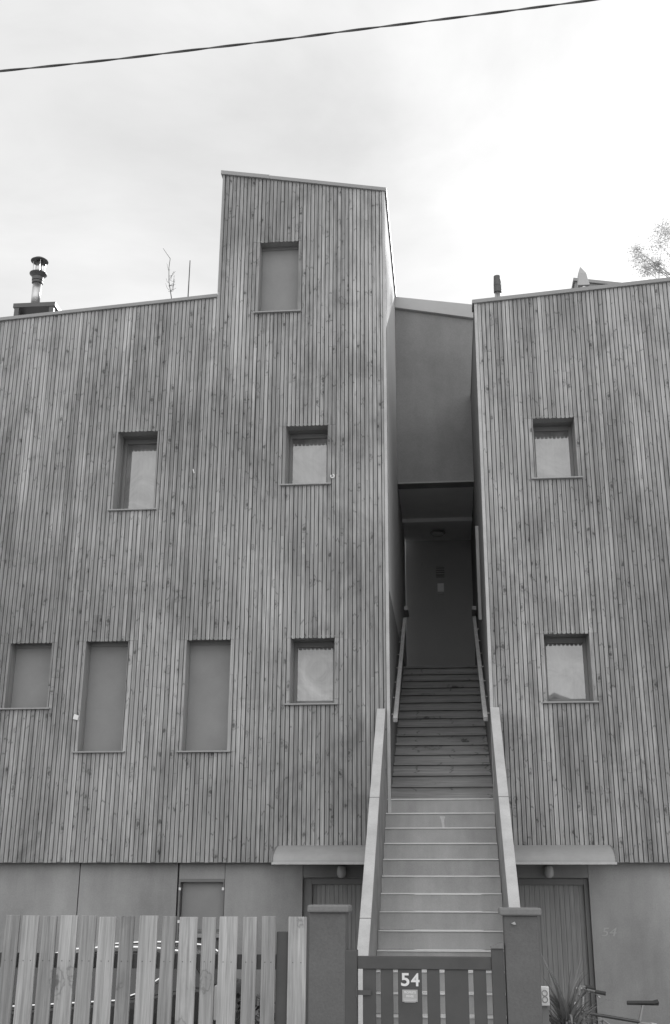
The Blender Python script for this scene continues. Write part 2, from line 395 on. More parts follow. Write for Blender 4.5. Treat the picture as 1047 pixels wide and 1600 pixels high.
# tower side and body behind the front
MB().prism_yz([(.16,5.6),(5.8,5.6),(5.8,eave_left(LX1)-.03),(.16,eave_left(LX1)-.03)], LX1-.16, LX1+.004).build('side_wall', m_side, left)  # upper part paler than the wall below, sunlit look put into its tone
MB().prism_yz([(.16,.0),(6.8,.0),(6.8,5.6),(.16,5.6)], LX1-.16, LX1+.004).build('side_wall', m_flank, left)  # same wall lower down, shade of the gap put into a darker tone
MB().prism_xz([(LX0,0),(LX0+.2,0),(LX0+.2,eave_left(LX0)-.1),(LX0,eave_left(LX0)-.1)], .16, 8).build('side_wall', m_side, left)
MB().prism_xz([(LX0,0),(LX1,0),(LX1,9.5),(LX0,9.4)], 7.9, 8.0).build('rear_wall', m_side, left)
MB().prism_xz([(-2.97,9.2),(-2.81,9.2),(-2.81,eave_left(-2.9)-.1),(-2.97,eave_left(-2.97)-.1)], .16, 5.8).build('tower_wall', m_side, left)
MB().prism_xz([(-2.81,9.2),(LX1-.16,9.2),(LX1-.16,eave_left(LX1)-.2),(-2.81,eave_left(-2.9)-.2)], 5.7, 5.8).build('tower_wall', m_side, left)
e = eave_left
strip((LX0-.02,e(LX0)), (-3.006,e(-3.006)), .05, -.055, .2).build('roof_edge', m_fascia, left, bevel=.003)
strip((LX0+.2,e(LX0)-.05), (-2.98,e(-3.0)-.05), .12, .2, 7.9).build('roof', m_roof, left)
strip((-3.03,11.823), (-2.32,e(-2.32)+.008), .062, -.058, .22).build('roof_edge', m_fascia, left, bevel=.003)
strip((-2.32,e(-2.32)), (LX1+.03,e(LX1+.03)), .055, -.055, .22).build('roof_edge', m_fascia, left, bevel=.003)
strip((-3.0,e(-2.97)), (LX1+.03,e(LX1+.03)), .09, .22, 5.85).build('tower_roof', m_fascia, left)
for h in WL: window(left, h)
# plinth storey under the cladding
PY = .10
def px_x(px, Y=PY, py=1400): return at(px, py, Y)[0]
pl = MB(); seams = [LX0, px_x(-170), px_x(122), px_x(276.5)]
for a, c in zip(seams, seams[1:]): pl.box(a+.006, c-.006, PY, PY+.05, -.1, ZB-.004)
wx0, wx1 = px_x(278.5), px_x(350)
pl.box(wx0, wx1, PY, PY+.05, 2.185, ZB-.004).box(wx0, wx1, PY, PY+.05, -.1, 1.02)
pl.build('plinth', m_plinth, left)
dx0 = px_x(472.5); dx1 = -.86
pl = MB(); pl.box(wx1+.006, dx0, PY, PY+.05, -.1, ZB-.004); pl.build('plinth', m_plinth, left)
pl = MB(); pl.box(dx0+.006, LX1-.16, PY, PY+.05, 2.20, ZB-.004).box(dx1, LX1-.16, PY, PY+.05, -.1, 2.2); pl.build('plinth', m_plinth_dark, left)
MB().box(LX0, LX1-.16, PY+.05, PY+.06, 0, 1.0).box(LX0, wx0-.1, PY+.051, PY+.08, 1.0, ZB-.01).build('wall', m_back, left)
MB().box(LX0, LX1, -.02, PY+.06, ZB-.006, ZB+.006).build('base_flashing', m_darkmetal, left)
# ground floor window
g = MB().box(wx0, wx1, PY-.002, PY+.14, 2.15, 2.185).box(wx0, wx0+.02, PY-.002, PY+.14, 1.02, 2.15).box(wx1-.012, wx1, PY-.002, PY+.14, 1.02, 2.15)
g = g.build('window', m_doorframe, left)
MB().box(wx0+.03, wx1-.014, PY+.07, PY+.08, at(300,1452,PY)[1], 2.15).build('blind', m_screen, g)
z1 = at(300,1455,PY)[1]
MB().box(wx0+.02, wx1-.012, PY+.02, PY+.12, z1-.07, z1-.03).box(wx0+.02, wx1-.012, PY+.02, PY+.12, z1-.35, z1-.31).box(wx0+.02, wx1-.012, PY+.02, PY+.12, 1.02, 1.08).build('frame', m_sill, g, bevel=.003)
MB().box(wx0+.02, wx1-.012, PY+.09, PY+.1, 1.02, z1+.02).build('pane', m_glass, g)
for q, r in ((281,1389),(348.5,1389),(279,1440)):
    X, Z = at(q, r, PY); MB().box(X-.012, X+.014, PY-.01, PY+.01, Z-.016, Z+.016).build('clip', m_white, g, bevel=.003)
def door(parent, x0, x1, ztop, handle_x):
    o = MB().box(x0, x0+.10, PY+.04, PY+.14, 0, ztop).box(x1-.05, x1, PY+.04, PY+.14, 0, ztop).box(x0+.10, x1-.05, PY+.04, PY+.14, ztop-.07, ztop)
    o = o.build('door', m_doorframe, parent, bevel=.004)
    lf = MB(); n = 14; a, c = x0+.10, x1-.05
    for i in range(n):
        lf.box(a+(c-a)*i/n+.0015, a+(c-a)*(i+1)/n-.0015, PY+.085, PY+.11, .05, ztop-.07)
    lf.box(a, c, PY+.11, PY+.13, .05, ztop-.07).build('leaf', m_door, o)
    MB().tube([(handle_x,PY+.085,1.05),(handle_x,PY+.04,1.05),(handle_x+.1,PY+.04,1.05)], .01).build('handle', m_steel, o)
    return o
door(left, dx0+.006, dx1, 2.195, dx0+.2)
def awning(parent, x0, x1):
    z0, zt, ly = 2.345, 2.548, .60
    prof = []
    for i in range(13):
        t = i/12*math.pi/2; prof.append((-.023-ly*math.sin(t)*1.0, z0+(zt-z0)*math.cos(t)))
    inner = [(y*.985-.0, z-.012) for y, z in prof]
    b = MB().prism_yz(prof+inner[::-1], x0, x1); o = b.build('awning', m_awning, parent)
    MB().box(x0, x1, -.023-ly-.012, -.023-ly+.006, z0-.02, z0+.004).build('drip_edge', m_coping, o)
    for a in (x0-.006, x1-.014):
        MB().prism_yz(prof+[(y*.93, z-.03) for y, z in prof[::-1]], a, a+.02).build('end_rib', m_frame, o)
    return o
ax0 = at(438,1322)[0]
awning(left, ax0, -.86)
def bulkhead(parent, px, py):
    X, Z = at(px, py, .0)
    o = MB().box(X-.045, X+.045, PY-.04, PY, Z-.06, Z+.06).build('wall_lamp', m_frame, parent, bevel=.01)
    b = MB(); prof = [(.02,-.075),(.04,-.065),(.052,-.042),(.054,-.01),(.048,.03),(.042,.05),(.02,.058)]
    b.lathe(prof, (X, PY-.08, Z), 20).build('globe', m_lampglass, o, smooth=True)
bulkhead(left, 533.5, 1361)
# small bright fixings on the cladding
X, Z = at(118.5,1121,-.04); MB().prism_xz([(X-.036,Z-.02),(X+.026,Z-.036),(X+.038,Z+.02),(X-.02,Z+.04)], -.05, -.022).build('sensor', m_white, left, bevel=.004)
X, Z = at(519.5,744,-.04)
MB().tube([(X+.022*math.cos(t), -.04, Z+.022*math.sin(t)) for t in [math.radians(a) for a in range(-230,100,22)]], .009, 6).build('hook', m_white, left)
X, Z = at(302,736,-.04); MB().prism_xz([(X-.012,Z+.03),(X+.006,Z-.03),(X+.016,Z-.02),(X+.0,Z+.03)], -.032, -.024).build('cable_clip', m_white, left)

# --- right house
right = thing('timber_house', (3.5,4,0), 'timber clad house right of the outdoor stairs, bicycles against its base', 'house')
wall_mesh(RX0, RX1, ZB, eave_right, GROW(WR), .0, .16, .03).build('wall', m_back, right)
cladding_mesh(RX0+.035, RX1, ZB, eave_right, WR, .035, 8).build('cladding', m_clad, right)
MB().box(RX0-.004, RX0+.035, -.034, .02, ZB, eave_right(RX0)-.03).build('corner_trim', m_coping, right, bevel=.002)
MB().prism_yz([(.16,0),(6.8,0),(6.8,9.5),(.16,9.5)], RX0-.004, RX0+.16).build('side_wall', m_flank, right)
MB().box(RX1-.16, RX1, .16, 8, 0, 9.9).build('side_wall', m_side, right)
MB().box(RX0, RX1-.16, 7.9, 8, 0, 9.5).build('rear_wall', m_side, right)
e = eave_right
strip((RX0-.03,e(RX0)), (RX1+.02,e(RX1)), .055, -.055, .2).build('roof_edge', m_fascia, right, bevel=.003)
strip((RX0-.01,e(RX0)-.04), (RX1,e(RX1)-.04), .1, .2, 8).build('roof', m_roof, right)
for h in WR: window(right, h)
rd0, rd1 = .60, px_x(921)
pr_ = MB().box(rd1+.004, RX1, PY, PY+.05, -.1, ZB-.004); pr_.build('plinth', m_plinth, right)
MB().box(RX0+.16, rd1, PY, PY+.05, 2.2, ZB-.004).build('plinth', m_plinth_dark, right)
MB().box(RX0, RX1, -.02, PY+.06, ZB-.006, ZB+.006).build('base_flashing', m_darkmetal, right)
door(right, rd0, rd1, 2.195, rd1-.2)
awning(right, .62, at(950,1322)[0])
bulkhead(right, 858, 1361)
X, Z = at(940,1463,PY); text('house_number', '54', X, PY, Z, .09, m_fascia_pale, right, .0, .004, .17, .25)
left2 = left

# ------------------------------------------------------------------ recessed link between the houses
LY = 2.9
link = thing('link_block', (-.1,5,5.4), 'recessed grey rendered block bridging the gap above the passage', 'building')
zl, zr = at(620.6,483,LY)[1], at(742,498,LY)[1]
a, c = LX1+.006, RX0-.006
slp = (zr-zl)/(c-a); cw = .86                      # the upper part runs on above the lower roof of the right house
MB().prism_xz([(a,8.045),(c,8.045),(c,9.30),(cw,9.30),(cw,zl+slp*(cw-a)),(a,zl)], LY, LY+.25).build('wall', m_link, link)
MB().box(a, c, LY-.02, LY+.02, 8.035, 8.06).build('drip_trim', m_fascia, link)
tl, tr = at(620.6,466,LY)[1], at(742,477,LY)[1]
slt = (tr-tl)/(c-a)
MB().prism_xz([(a,zl+.004),(cw,zl+slp*(cw-a)+.004),(cw,tl+slt*(cw-a)),(a,tl)], LY-.06, LY+.3).build('fascia', m_fascia_pale, link, bevel=.004)
MB().prism_xz([(a,zl+.05),(c,zr+.05),(c,tr-.03),(a,tl-.03)], LY+.3, LY+2.2).build('roof', m_fascia, link)
MB().box(a, c, LY+.25, 6.2, 8.075, 8.12).build('ceiling', m_ceiling, link)
MB().box(a, c, 4.72, 4.9, 8.01, 8.075).build('ceiling_beam', m_ceiling, link)
MB().box(a, c, 6.0, 6.1, 5.44, 8.075).build('rear_wall', m_passage, link)
MB().box(a, c, 4.52, 6.1, 5.30, 5.43).build('landing', m_riser_dark, link)
# ceiling lamp, louvre and notice
X, Z = at(684,830,5.45)
lp = thing('ceiling_lamp', (X,5.45,8.05), 'round white dome lamp on the passage ceiling above the stairs', 'lamp')
MB().lathe([(.12,-.03),(.135,-.02),(.135,.0)], (X,5.45,8.055), 28).build('base', m_frame, lp, smooth=True)
MB().lathe([(.02,-.075),(.06,-.07),(.10,-.052),(.118,-.03)], (X,5.45,8.055), 28).build('shade', m_lampglass, lp, smooth=True)
X0, Z0 = at(681.5,902,5.97); X1, Z1 = at(694,884,5.97)
lv = thing('vent_grille', (X0,5.97,Z0), 'small louvred grille high on the dark rear wall of the passage', 'grille')
fr = MB().box(X0,X1,5.985,6.0,Z0,Z1).build('backing', m_frame, lv)
b = MB()
for i in range(5):
    z = Z0+(Z1-Z0)*(i+.15)/5; b.add([(X0,5.95,z),(X1,5.95,z),(X1,5.985,z+.02),(X0,5.985,z+.02),(X0,5.95,z+.008),(X1,5.95,z+.008),(X1,5.985,z+.028),(X0,5.985,z+.028)],
        [(0,3,2,1),(4,5,6,7),(0,1,5,4),(1,2,6,5),(2,3,7,6),(3,0,4,7)])
b.build('louvre', m_fascia_pale, lv)
X0, Z0 = at(684,929,5.97); X1, Z1 = at(693.5,911,5.97)
nt_ = thing('notice', (X0,5.97,Z0), 'small white notice below the grille on the passage wall', 'notice')
MB().box(X0,X1,5.98,5.998,Z0+.055,Z1).build('sheet', m_white, nt_)
MB().box(X0+.004,X1,5.97,5.998,Z0,Z0+.05).build('holder', m_sill, nt_)
X, Z = at(659,882,5.97)
hk = MB().tube([(X+.015,5.99,Z+.05),(X+.01,5.96,Z),(X-.02,5.96,Z-.02)], .008, 6).build('wall_hook', m_sill); tag(hk, 'tiny grey hook on the passage wall left of the grille', 'hook')
# vertical strip on the right side wall
b = MB().box(.455,.498,1.70,1.74,5.58,6.93).build('conduit', m_rail); tag(b, 'pale vertical strip on the right wall of the stair passage', 'conduit')

# ------------------------------------------------------------------ stairs
SX0, SX1 = -.742, .497
T, RS = .21, .1725; ZT = 3.066
st = thing('outdoor_staircase', (-.12,-2,0), 'grey outdoor stairs with metal nosings rising between pale parapets', 'staircase')
K = int(ZT/RS)
for k in range(K+1):
    zt, yf = ZT-k*RS, -k*T
    zb = max(zt-RS, -.05)
    s_ = MB().box(SX0, SX1, yf, yf+.03, zb-.0, zt-.014).box(SX0, SX1, yf+.03, yf+T+.03, zt-.05, zt-.014).build('step', m_riser, st)
    MB().box(SX0+.004, SX1-.004, yf-.012, yf+.035, zt-.012, zt).box(SX0+.004, SX1-.004, yf+.035, yf+T, zt-.010, zt-.003).build('nosing', m_nose, s_, bevel=.002)
yb, zb0 = -K*T-.25, 0
for x0, x1, nm in ((SX0-.095, SX0-.003, 'parapet'), (SX1+.006, SX1+.10, 'parapet')):
    yt, ztp = -.036, 4.07; sl_ = .862
    yend = -4.1; ze = ztp+sl_*(yend-yt)
    lo = lambda y: max(-.05, 2.1+sl_*y)
    pts = [(yt,ztp),(yend,ze),(yend,-.05),(-3.4,-.05),(-2.45,-.05),(yt,2.0)]
    MB().prism_yz(pts, x0, x1).build('parapet', m_concrete, st)
    n = Vector((0, -sl_, 1)).normalized()*.03
    MB().prism_yz([(yt,ztp+.003),(yend-.02,ze+.003-.02*sl_),(yend-.02+n.y*0,ze+.038-.02*sl_),(yt,ztp+.038)], x0-.005, x1+.005).build('coping', m_coping, st, bevel=.004)
# upper wooden flight inside the passage
for x0, x1 in ((SX0-.095, SX0-.003), (SX1+.006, SX1+.10)):
    for yj in (-1.35, -2.7):
        z_ = 4.07+.862*(yj+.036)
        MB().add([(x,yj+dy,z_+dz+dy*.862) for x in (x0-.0055,x1+.0055) for dy, dz in ((-.003,.0),(.003,.0),(.003,.0395),(-.003,.0395))],
            [(0,1,2,3),(7,6,5,4),(0,4,5,1),(1,5,6,2),(2,6,7,3),(3,7,4,0)]).build('coping_joint', m_pillar, st)
X, Z = at(691,1285,-.42)
MB().prism_xz([(X-.028,Z+.065),(X+.035,Z+.065),(X+.022,Z+.02),(X+.026,Z-.06),(X+.004,Z-.068),(X-.006,Z-.01),(X-.012,Z+.03)], -2*T-.0015, -2*T+.001).build('dried_splash', mat_plain('dried_splash', .55, .1, 30), st)
up = thing('timber_staircase', (-.1,2,3.07), 'dark timber steps climbing through the passage between the houses', 'staircase')
T2, R2 = .30, .1575
for k in range(1, 16):
    yf, z0 = .0+(k-1)*T2+.02, 3.07+(k-1)*R2
    zt = z0+R2
    s_ = MB().box(a, c, yf, yf+.028, z0+.0, zt-.034).build('riser', m_riser_dark, up)
    MB().box(a+.002, c-.002, yf-.03, yf+T2+.02, zt-.030, zt).build('tread', m_riser_dark, up, bevel=.003)
for side, x, xw in ((-1, -.625, LX1+.004), (1, .44, RX0-.004)):
    h = thing('handrail', (x,1.7,5), ('sloping wooden handrail on the left wall of the stair passage' if side < 0 else 'sloping wooden handrail on the right wall of the stair passage'), 'handrail', 'handrails in the stair passage')
    A_, B_ = Vector((x,-.04,3.97)), Vector((x,3.50,6.03)); d = (B_-A_).normalized(); nrm = Vector((0,-d.z,d.y))
    hw, hh = .026, .030
    vs = [P+Vector((sx*hw,0,0))+nrm*sz*hh for P in (A_, B_) for sx, sz in ((-1,-1),(1,-1),(1,1),(-1,1))]
    MB().add(vs, [(0,3,2,1),(4,5,6,7),(0,1,5,4),(1,2,6,5),(2,3,7,6),(3,0,4,7)]).build('rail', m_rail, h, bevel=.006)
    for i in range(7):
        P = A_.lerp(B_, .09+i*.138)
        MB().tube([(P.x,P.y,P.z-.03),(P.x,P.y,P.z-.07),(xw,P.y,P.z-.07)], .007, 6).build('bracket', m_steel, h)
    Zc = at(636 if side < 0 else 742, 951, 3.84)[1]
    MB().box(x-.02+side*.0, x+.045, 3.80, 4.30, Zc-.03, Zc+.035).build('end_block', m_rail, h, bevel=.006)

# ------------------------------------------------------------------ roof furniture
def roof_pt(px, py, Y): X, Z = at(px, py, Y); return X, Z
Y = .75
X, Z = at(54.5,479,Y)
fl = thing('chimney_flue', (X,Y,9.6), 'steel chimney flue with a round rain cap on the left roof', 'chimney')
zc0 = at(55,479,Y)[1]; x0 = at(26,480,Y)[0]; x1 = at(91,480,Y)[0]
cb = MB().box(x0,x1,Y-.13,Y+.13,zc0-.075,zc0-.005).build('curb', m_darkmetal, fl, bevel=.004)
for q in ((x0+.02,x0+.09,Y-.12,Y-.07),(x0+.02,x0+.09,Y+.07,Y+.12),(x1-.09,x1-.02,Y-.12,Y-.07),(x1-.09,x1-.02,Y+.07,Y+.12)): MB().box(*q,9.5,zc0-.075).build('curb_leg', m_darkmetal, fl)
rp = .066
zz = lambda py: at(56,py,Y)[1]
MB().lathe([(rp,0),(rp,zz(442)-zc0+.01)], (X,Y,zc0-.01), 24).build('pipe', m_steel, fl, smooth=True)
hcol = zz(442)
MB().lathe([(.070,0),(.082,.01),(.082,.04),(.074,.045),(.086,.05),(.088,.10),(.082,.105),(.10,.13),(.128,.16),(.128,.17),(.05,.18)], (X,Y,hcol-.02), 24).build('collar', m_darkmetal, fl, smooth=False)
MB().lathe([(.052,0),(.052,zz(412)-zz(430)+.02)], (X,Y,zz(430)), 20).build('inner_pipe', m_steel, fl, smooth=True)
zcap = zz(412)
for k in range(4):
    t = k*math.pi/2+.5
    MB().tube([(X+.075*math.cos(t),Y+.075*math.sin(t),hcol+.12),(X+.09*math.cos(t),Y+.09*math.sin(t),zcap+.03)], .006, 6).build('strut', m_steel, fl)
MB().lathe([(.128,0),(.130,.008),(.09,.04),(.03,.06),(.005,.065)], (X,Y,zcap+.03), 28).build('cap', m_darkmetal, fl, smooth=False)
Y = .9; X, Z = at(297,407,Y); X2, Z2 = at(299.5,468,Y)
r_ = MB().tube([(X,Y,Z),(X,Y,9.6)], [.007,.011], 8).build('antenna_rod', m_darkmetal); tag(r_, 'thin upright metal rod on the left roof beside the tower', 'antenna')
# bare twiggy shoot behind the parapet
Y = 1.6
sh = thing('bare_shoot', (at(268,470,Y)[0],Y,9.5), 'thin bare twig standing above the left roof edge', 'plant')
P = [(*at(q, r, Y),) for q, r in ((269,500),(268,466),(264,440),(264,418),(266,404),(261,397),(255,388))]
P = [(x,Y,z) for x, z in P]; P[0] = (P[0][0],Y,9.5)
MB().tube(P, [.010,.008,.006,.005,.005,.004,.003], 6).build('stem', m_bark, sh)
rnd = random.Random(5)
for i in range(15):
    q0 = 420+rnd.random()*38; sx = 265+rnd.uniform(-1,1); dx_ = rnd.choice((-5,7,9,8)); 
    pts = [at(sx, q0, Y), at(sx+dx_*.6, q0-3+rnd.uniform(-3,3), Y), at(sx+dx_, q0-9+rnd.uniform(-4,4), Y)]
    MB().tube([(x,Y+rnd.uniform(-.05,.05),z) for x, z in pts], [.003,.0025,.0018], 5).build('twig', m_bark, sh)
# right roof
Y = .8
X, Z = at(778,462,Y); zb_ = at(778,457,Y)[1]; zt_ = at(778,431,Y)[1]
vp = thing('vent_pipe', (X,Y,9.5), 'short dark capped vent pipe on the right roof', 'vent')
MB().lathe([(.045,0),(.045,zb_-9.5)], (X,Y,9.5), 20).build('pipe', m_steel, vp, smooth=True)
MB().lathe([(.055,0),(.055,.09),(.051,.1),(.055,.11),(.050,.2),(.048,zt_-zb_-.01),(.03,zt_-zb_)], (X,Y,zb_), 20).build('cap', m_darkmetal, vp)
Y = .8
X, Z = at(912,447,Y); z0_ = at(912,446,Y)[1]; z1_ = at(912,416,Y)[1]
vc = thing('pointed_cowl', (X,Y,9.6), 'pale pointed sheet metal cowl in front of the roof hatch', 'vent')
MB().lathe([(.05,0),(.05,z0_-9.6)], (X,Y,9.6), 16).build('pipe', m_steel, vc)
MB().add([(X-.085,Y-.07,z0_-.03),(X+.075,Y-.07,z0_-.03),(X+.075,Y+.07,z0_-.03),(X-.085,Y+.07,z0_-.03),
          (X-.068,Y-.05,z0_+.18),(X+.045,Y-.05,z0_+.17),(X+.045,Y+.05,z0_+.17),(X-.068,Y+.05,z0_+.18),(X-.028,Y,z1_)],
         [(0,3,2,1),(0,1,5,4),(1,2,6,5),(2,3,7,6),(3,0,4,7),(4,5,8),(5,6,8),(6,7,8),(7,4,8)]).build('cowl', m_fascia_pale, vc, bevel=.004)
Y = 1.3
hp = [at(897,450,Y), at(898,437,Y), at(962,445,Y), at(985,452,Y)]
rh = thing('roof_hatch', (hp[0][0],Y,9.7), 'dark framed roof hatch tilted behind the pale cowl', 'hatch')
MB().prism_xz([(hp[0][0],9.7),(hp[1][0],hp[1][1]-.03),(hp[2][0],hp[2][1]-.03),(hp[3][0]+.3,9.7)], Y, Y+.8).build('curb', m_frame, rh)
MB().prism_xz([(hp[1][0]-.02,hp[1][1]-.03),(hp[2][0]+.3,hp[2][1]-.07),(hp[2][0]+.3,hp[2][1]-.02),(hp[1][0]-.02,hp[1][1]+.02)], Y-.03, Y+.85).build('lid', m_fascia, rh)

# ------------------------------------------------------------------ street side: fence, pillars, gate
GY = -5.4
def X_(px, py=1500, Y=GY): return at(px, py, Y)[0]
def Z_(py, px=600, Y=GY): return at(px, py, Y)[1]
fence = thing('picket_fence', (-2,GY,.4), 'unpainted wooden picket fence of alternating wide and narrow boards', 'fence')
pk = [(-105,-77,0),(-68,-46,1),(-36,-10,0),(-25-0,-25,2),(-3.5,-3.5,2),(-30,-30,2)]
pk = [(-96,-72,1),(-63,-36,0),(-27,-3,1),(8,31,1),(36,61.5,0),(66,89,1),(95,121.5,0),(127,151,1),(156,182,0),(188,210,1),(218.5,247,0),(253.5,275,1),(281,309,0),(316,338,1),(343.5,372,0),(380,402,1),(409.5,431,1),(451,479.5,0)]
zt_f = Z_(1433.5)
rnd = random.Random(11); nails = MB()
for a_, c_, k in pk:
    xa, xc = X_(a_,1433), X_(c_,1433); yo = GY+rnd.uniform(-.004,.004) - (.004 if k == 0 else 0)
    tl_ = rnd.uniform(-.004,.004); dz = rnd.uniform(-.006,.006)
    b = MB().add([(xa-tl_,yo,.50),(xc-tl_,yo,.50),(xc-tl_,yo+.022,.50),(xa-tl_,yo+.022,.50),(xa,yo,zt_f+dz),(xc,yo,zt_f+dz),(xc,yo+.022,zt_f+dz),(xa,yo+.022,zt_f+dz)],
        [(0,3,2,1),(4,5,6,7),(0,1,5,4),(1,2,6,5),(2,3,7,6),(3,0,4,7)])
    b.build('picket', m_fence_b if k else m_fence_a, fence, bevel=.003)
    for zz_ in (Z_(1505), .73):
        for u in (.28, .72):
            xn = xa+(xc-xa)*u
            nails.lathe([(.003,0),(.003,.002)], (0,0,0), 8)
            nails.v[-16:] = [(xn+v[0], yo-.0015-v[2]*.5, zz_+v[1]+rnd.uniform(-.002,.002)) for v in nails.v[-16:]]
za, zb_ = Z_(1517), Z_(1493.5)
nails.build('nail_heads', m_darkmetal, fence)
MB().box(X_(-110), X_(432), GY+.035, GY+.085, za, zb_).build('rail', m_gate, fence)
MB().box(X_(-110), X_(432), GY+.035, GY+.085, .68, .78).build('rail', m_gate, fence)
MB().box(X_(431.5,1457), X_(449.5,1457), GY+.03, GY+.11, .40, Z_(1457)).build('post', m_gate, fence, bevel=.003)
MB().box(X_(-112,1457), X_(-96,1457), GY+.03, GY+.11, .40, Z_(1457)).build('post', m_gate, fence, bevel=.003)
lw = MB().box(-9, X_(480), GY-.12, GY+.14, 0, .47).build('low_wall', m_pillar, bevel=.01); tag(lw, 'low rendered wall under the picket fence', 'wall')
def pillar(px0, px1, pc0, pc1, pyt, pyb, label):
    xa, xc = X_(px0,1450), X_(px1,1450); w = xc-xa
    p = thing('gate_pillar', ((xa+xc)/2, GY+w/2, .4), label, 'pillar', 'gate pillars')
    zt, zb = Z_(pyt, (px0+px1)/2, GY-.03), Z_(pyb, (px0+px1)/2, GY-.03)
    MB().box(xa, xc, GY, GY+w, .0, zb+.002).build('shaft', m_pillar, p, bevel=.008)
    c0, c1 = X_(pc0,1420,GY-.03), X_(pc1,1420,GY-.03)
    b = MB().box(c0, c1, GY-.03, GY+w+.03, zb, zt-.004); b.build('cap', m_cap, p, bevel=.012)
    return p, xc, zt
pillar(482.5,540,480,544.5,1413,1426,'grey rendered gate pillar between the picket fence and the gate')
rp_, rx, rz = pillar(788,841,780.5,846,1417.5,1431,'grey rendered gate pillar right of the gate, beside the strappy plant')
X, Z = at(803,1443,GY-.01); MB().prism_xz([(X-.018,Z),(X+.006,Z+.012),(X+.014,Z-.006),(X,Z-.008)], GY-.02, GY+.002).build('fixing', m_fascia_pale, rp_)
gate = thing('garden_gate', (-.2,GY,.4), 'dark grey slatted garden gate with white number 54 and a small plaque', 'gate')
gx0, gx1, gx2, gx3 = X_(539), X_(558), X_(768), X_(789)
gy0, gy1 = GY+.02, GY+.075
MB().box(gx0, gx1, gy0-.02, gy1+.02, .42, Z_(1484.8)).build('post', m_gate, gate, bevel=.006)
zp = Z_(1481)
MB().box(gx2, gx3-.006, gy0-.02, gy1+.02, .42, zp).build('post', m_gate, gate, bevel=.004)
MB().prism_xz([(gx2,zp),(gx3-.006,zp),(gx3-.006,Z_(1472.5)),(gx3-.03,Z_(1472.5)),(gx2,Z_(1478.5))], gy0-.03, gy1+.03).build('post_cap', m_cap, gate)
zr0, zr1 = Z_(1514.5), Z_(1494.5)
MB().box(gx1, gx2, gy0-.008, gy1, zr0, zr1).build('top_rail', m_gate, gate, bevel=.004)
MB().box(gx1, gx2, gy0-.008, gy1, .48, .58).build('bottom_rail', m_gate, gate, bevel=.004)
sl5 = [(566.5,587),(594.5,614),(621.5,659),(667,687),(694.8,732),(739.8,760)]
for a_, c_ in sl5:
    xa, xc = X_(a_,1530), X_(c_,1530)
    MB().box(xa, xc, gy0+.004, gy0+.024, .58, zr0).build('slat', m_gate, gate, bevel=.002)
for zz_ in (.72, 1.40):
    MB().box(gx0+.02, gx1+.09, gy0-.014, gy0-.009, zz_-.015, zz_+.015).tube([(gx1-.004,gy0-.016,zz_-.03),(gx1-.004,gy0-.016,zz_+.03)], .008, 8).build('hinge', m_darkmetal, gate)
for ch, p0, p1 in (('5',626.5,639.5),('4',642,655.5)):
    xa, xc = X_(p0,1531), X_(p1,1531); z0_, z1_ = Z_(1541), Z_(1520.5)
    text('digit', ch, xa, gy0+.003, z0_, z1_-z0_, m_white, gate, .022, .005, xc-xa)
xa, xc, z0_, z1_ = X_(628.5,1555), X_(652.5,1555), Z_(1565.5), Z_(1546.5)
plq = MB().box(xa, xc, gy0-.002, gy0+.004, z0_, z1_).build('plaque', m_plaque, gate, bevel=.001)
w_ = xc-xa
text('lettering', 'PROPRIETE', xa+w_*.12, gy0-.002, z1_-.023, .014, m_white, plq, .02, .001, w_*.76)
text('lettering', 'PRIVEE', xa+w_*.26, gy0-.002, z1_-.046, .014, m_white, plq, .02, .001, w_*.48)
for i, (u0, u1) in enumerate(((.06,.94),(.1,.9),(.14,.86))):
    MB().box(xa+w_*u0, xa+w_*u1, gy0-.004, gy0-.002, z1_-.056-i*.009-.0018, z1_-.056-i*.009).build('lettering', m_white, plq)

# ------------------------------------------------------------------ overhead cable
CYY = -6.0
pc = [(0,111),(100,101),(200,90.5),(300,78),(440,62),(560,46),(700,29),(880,6),(925,0)]
pts = [Vector((at(x,y,CYY)[0], CYY, at(x,y,CYY)[1])) for x, y in pc]
d0 = (pts[0]-pts[1]).normalized(); d1 = (pts[-1]-pts[-2]).normalized()
def bez(p, q, t): return p.lerp(q, t)
full = []
for i in range(60, 0, -1): full.append(pts[0]+d0*(i*.25)+Vector((0,0,.0025*(i*.25)**2)))
for i in range(len(pts)-1):
    for k in range(8): full.append(pts[i].lerp(pts[i+1], k/8))
for i in range(0, 60): full.append(pts[-1]+d1*(i*.25)+Vector((0,0,.0025*(i*.25)**2)))
# smooth
for _ in range(12):
    full = [full[0]]+[(full[i-1]+full[i]*2+full[i+1])/4 for i in range(1, len(full)-1)]+[full[-1]]
res = []; step = .02; s_acc = 0
dense = []
for p, q in zip(full, full[1:]):
    n_ = max(1, int((q-p).length/step))
    for k in range(n_): dense.append(p.lerp(q, k/n_))
cab = thing('overhead_cable', tuple(full[0]), 'black twisted overhead cable crossing the sky', 'cable')
for ph in (0, math.pi):
    tw = [p+Vector((.0, math.cos(i*.19+ph)*.0048, math.sin(i*.19+ph)*.0048)) for i, p in enumerate(dense)]
    MB().tube(tw, .0058, 6).build('strand', m_cable, cab, smooth=True)

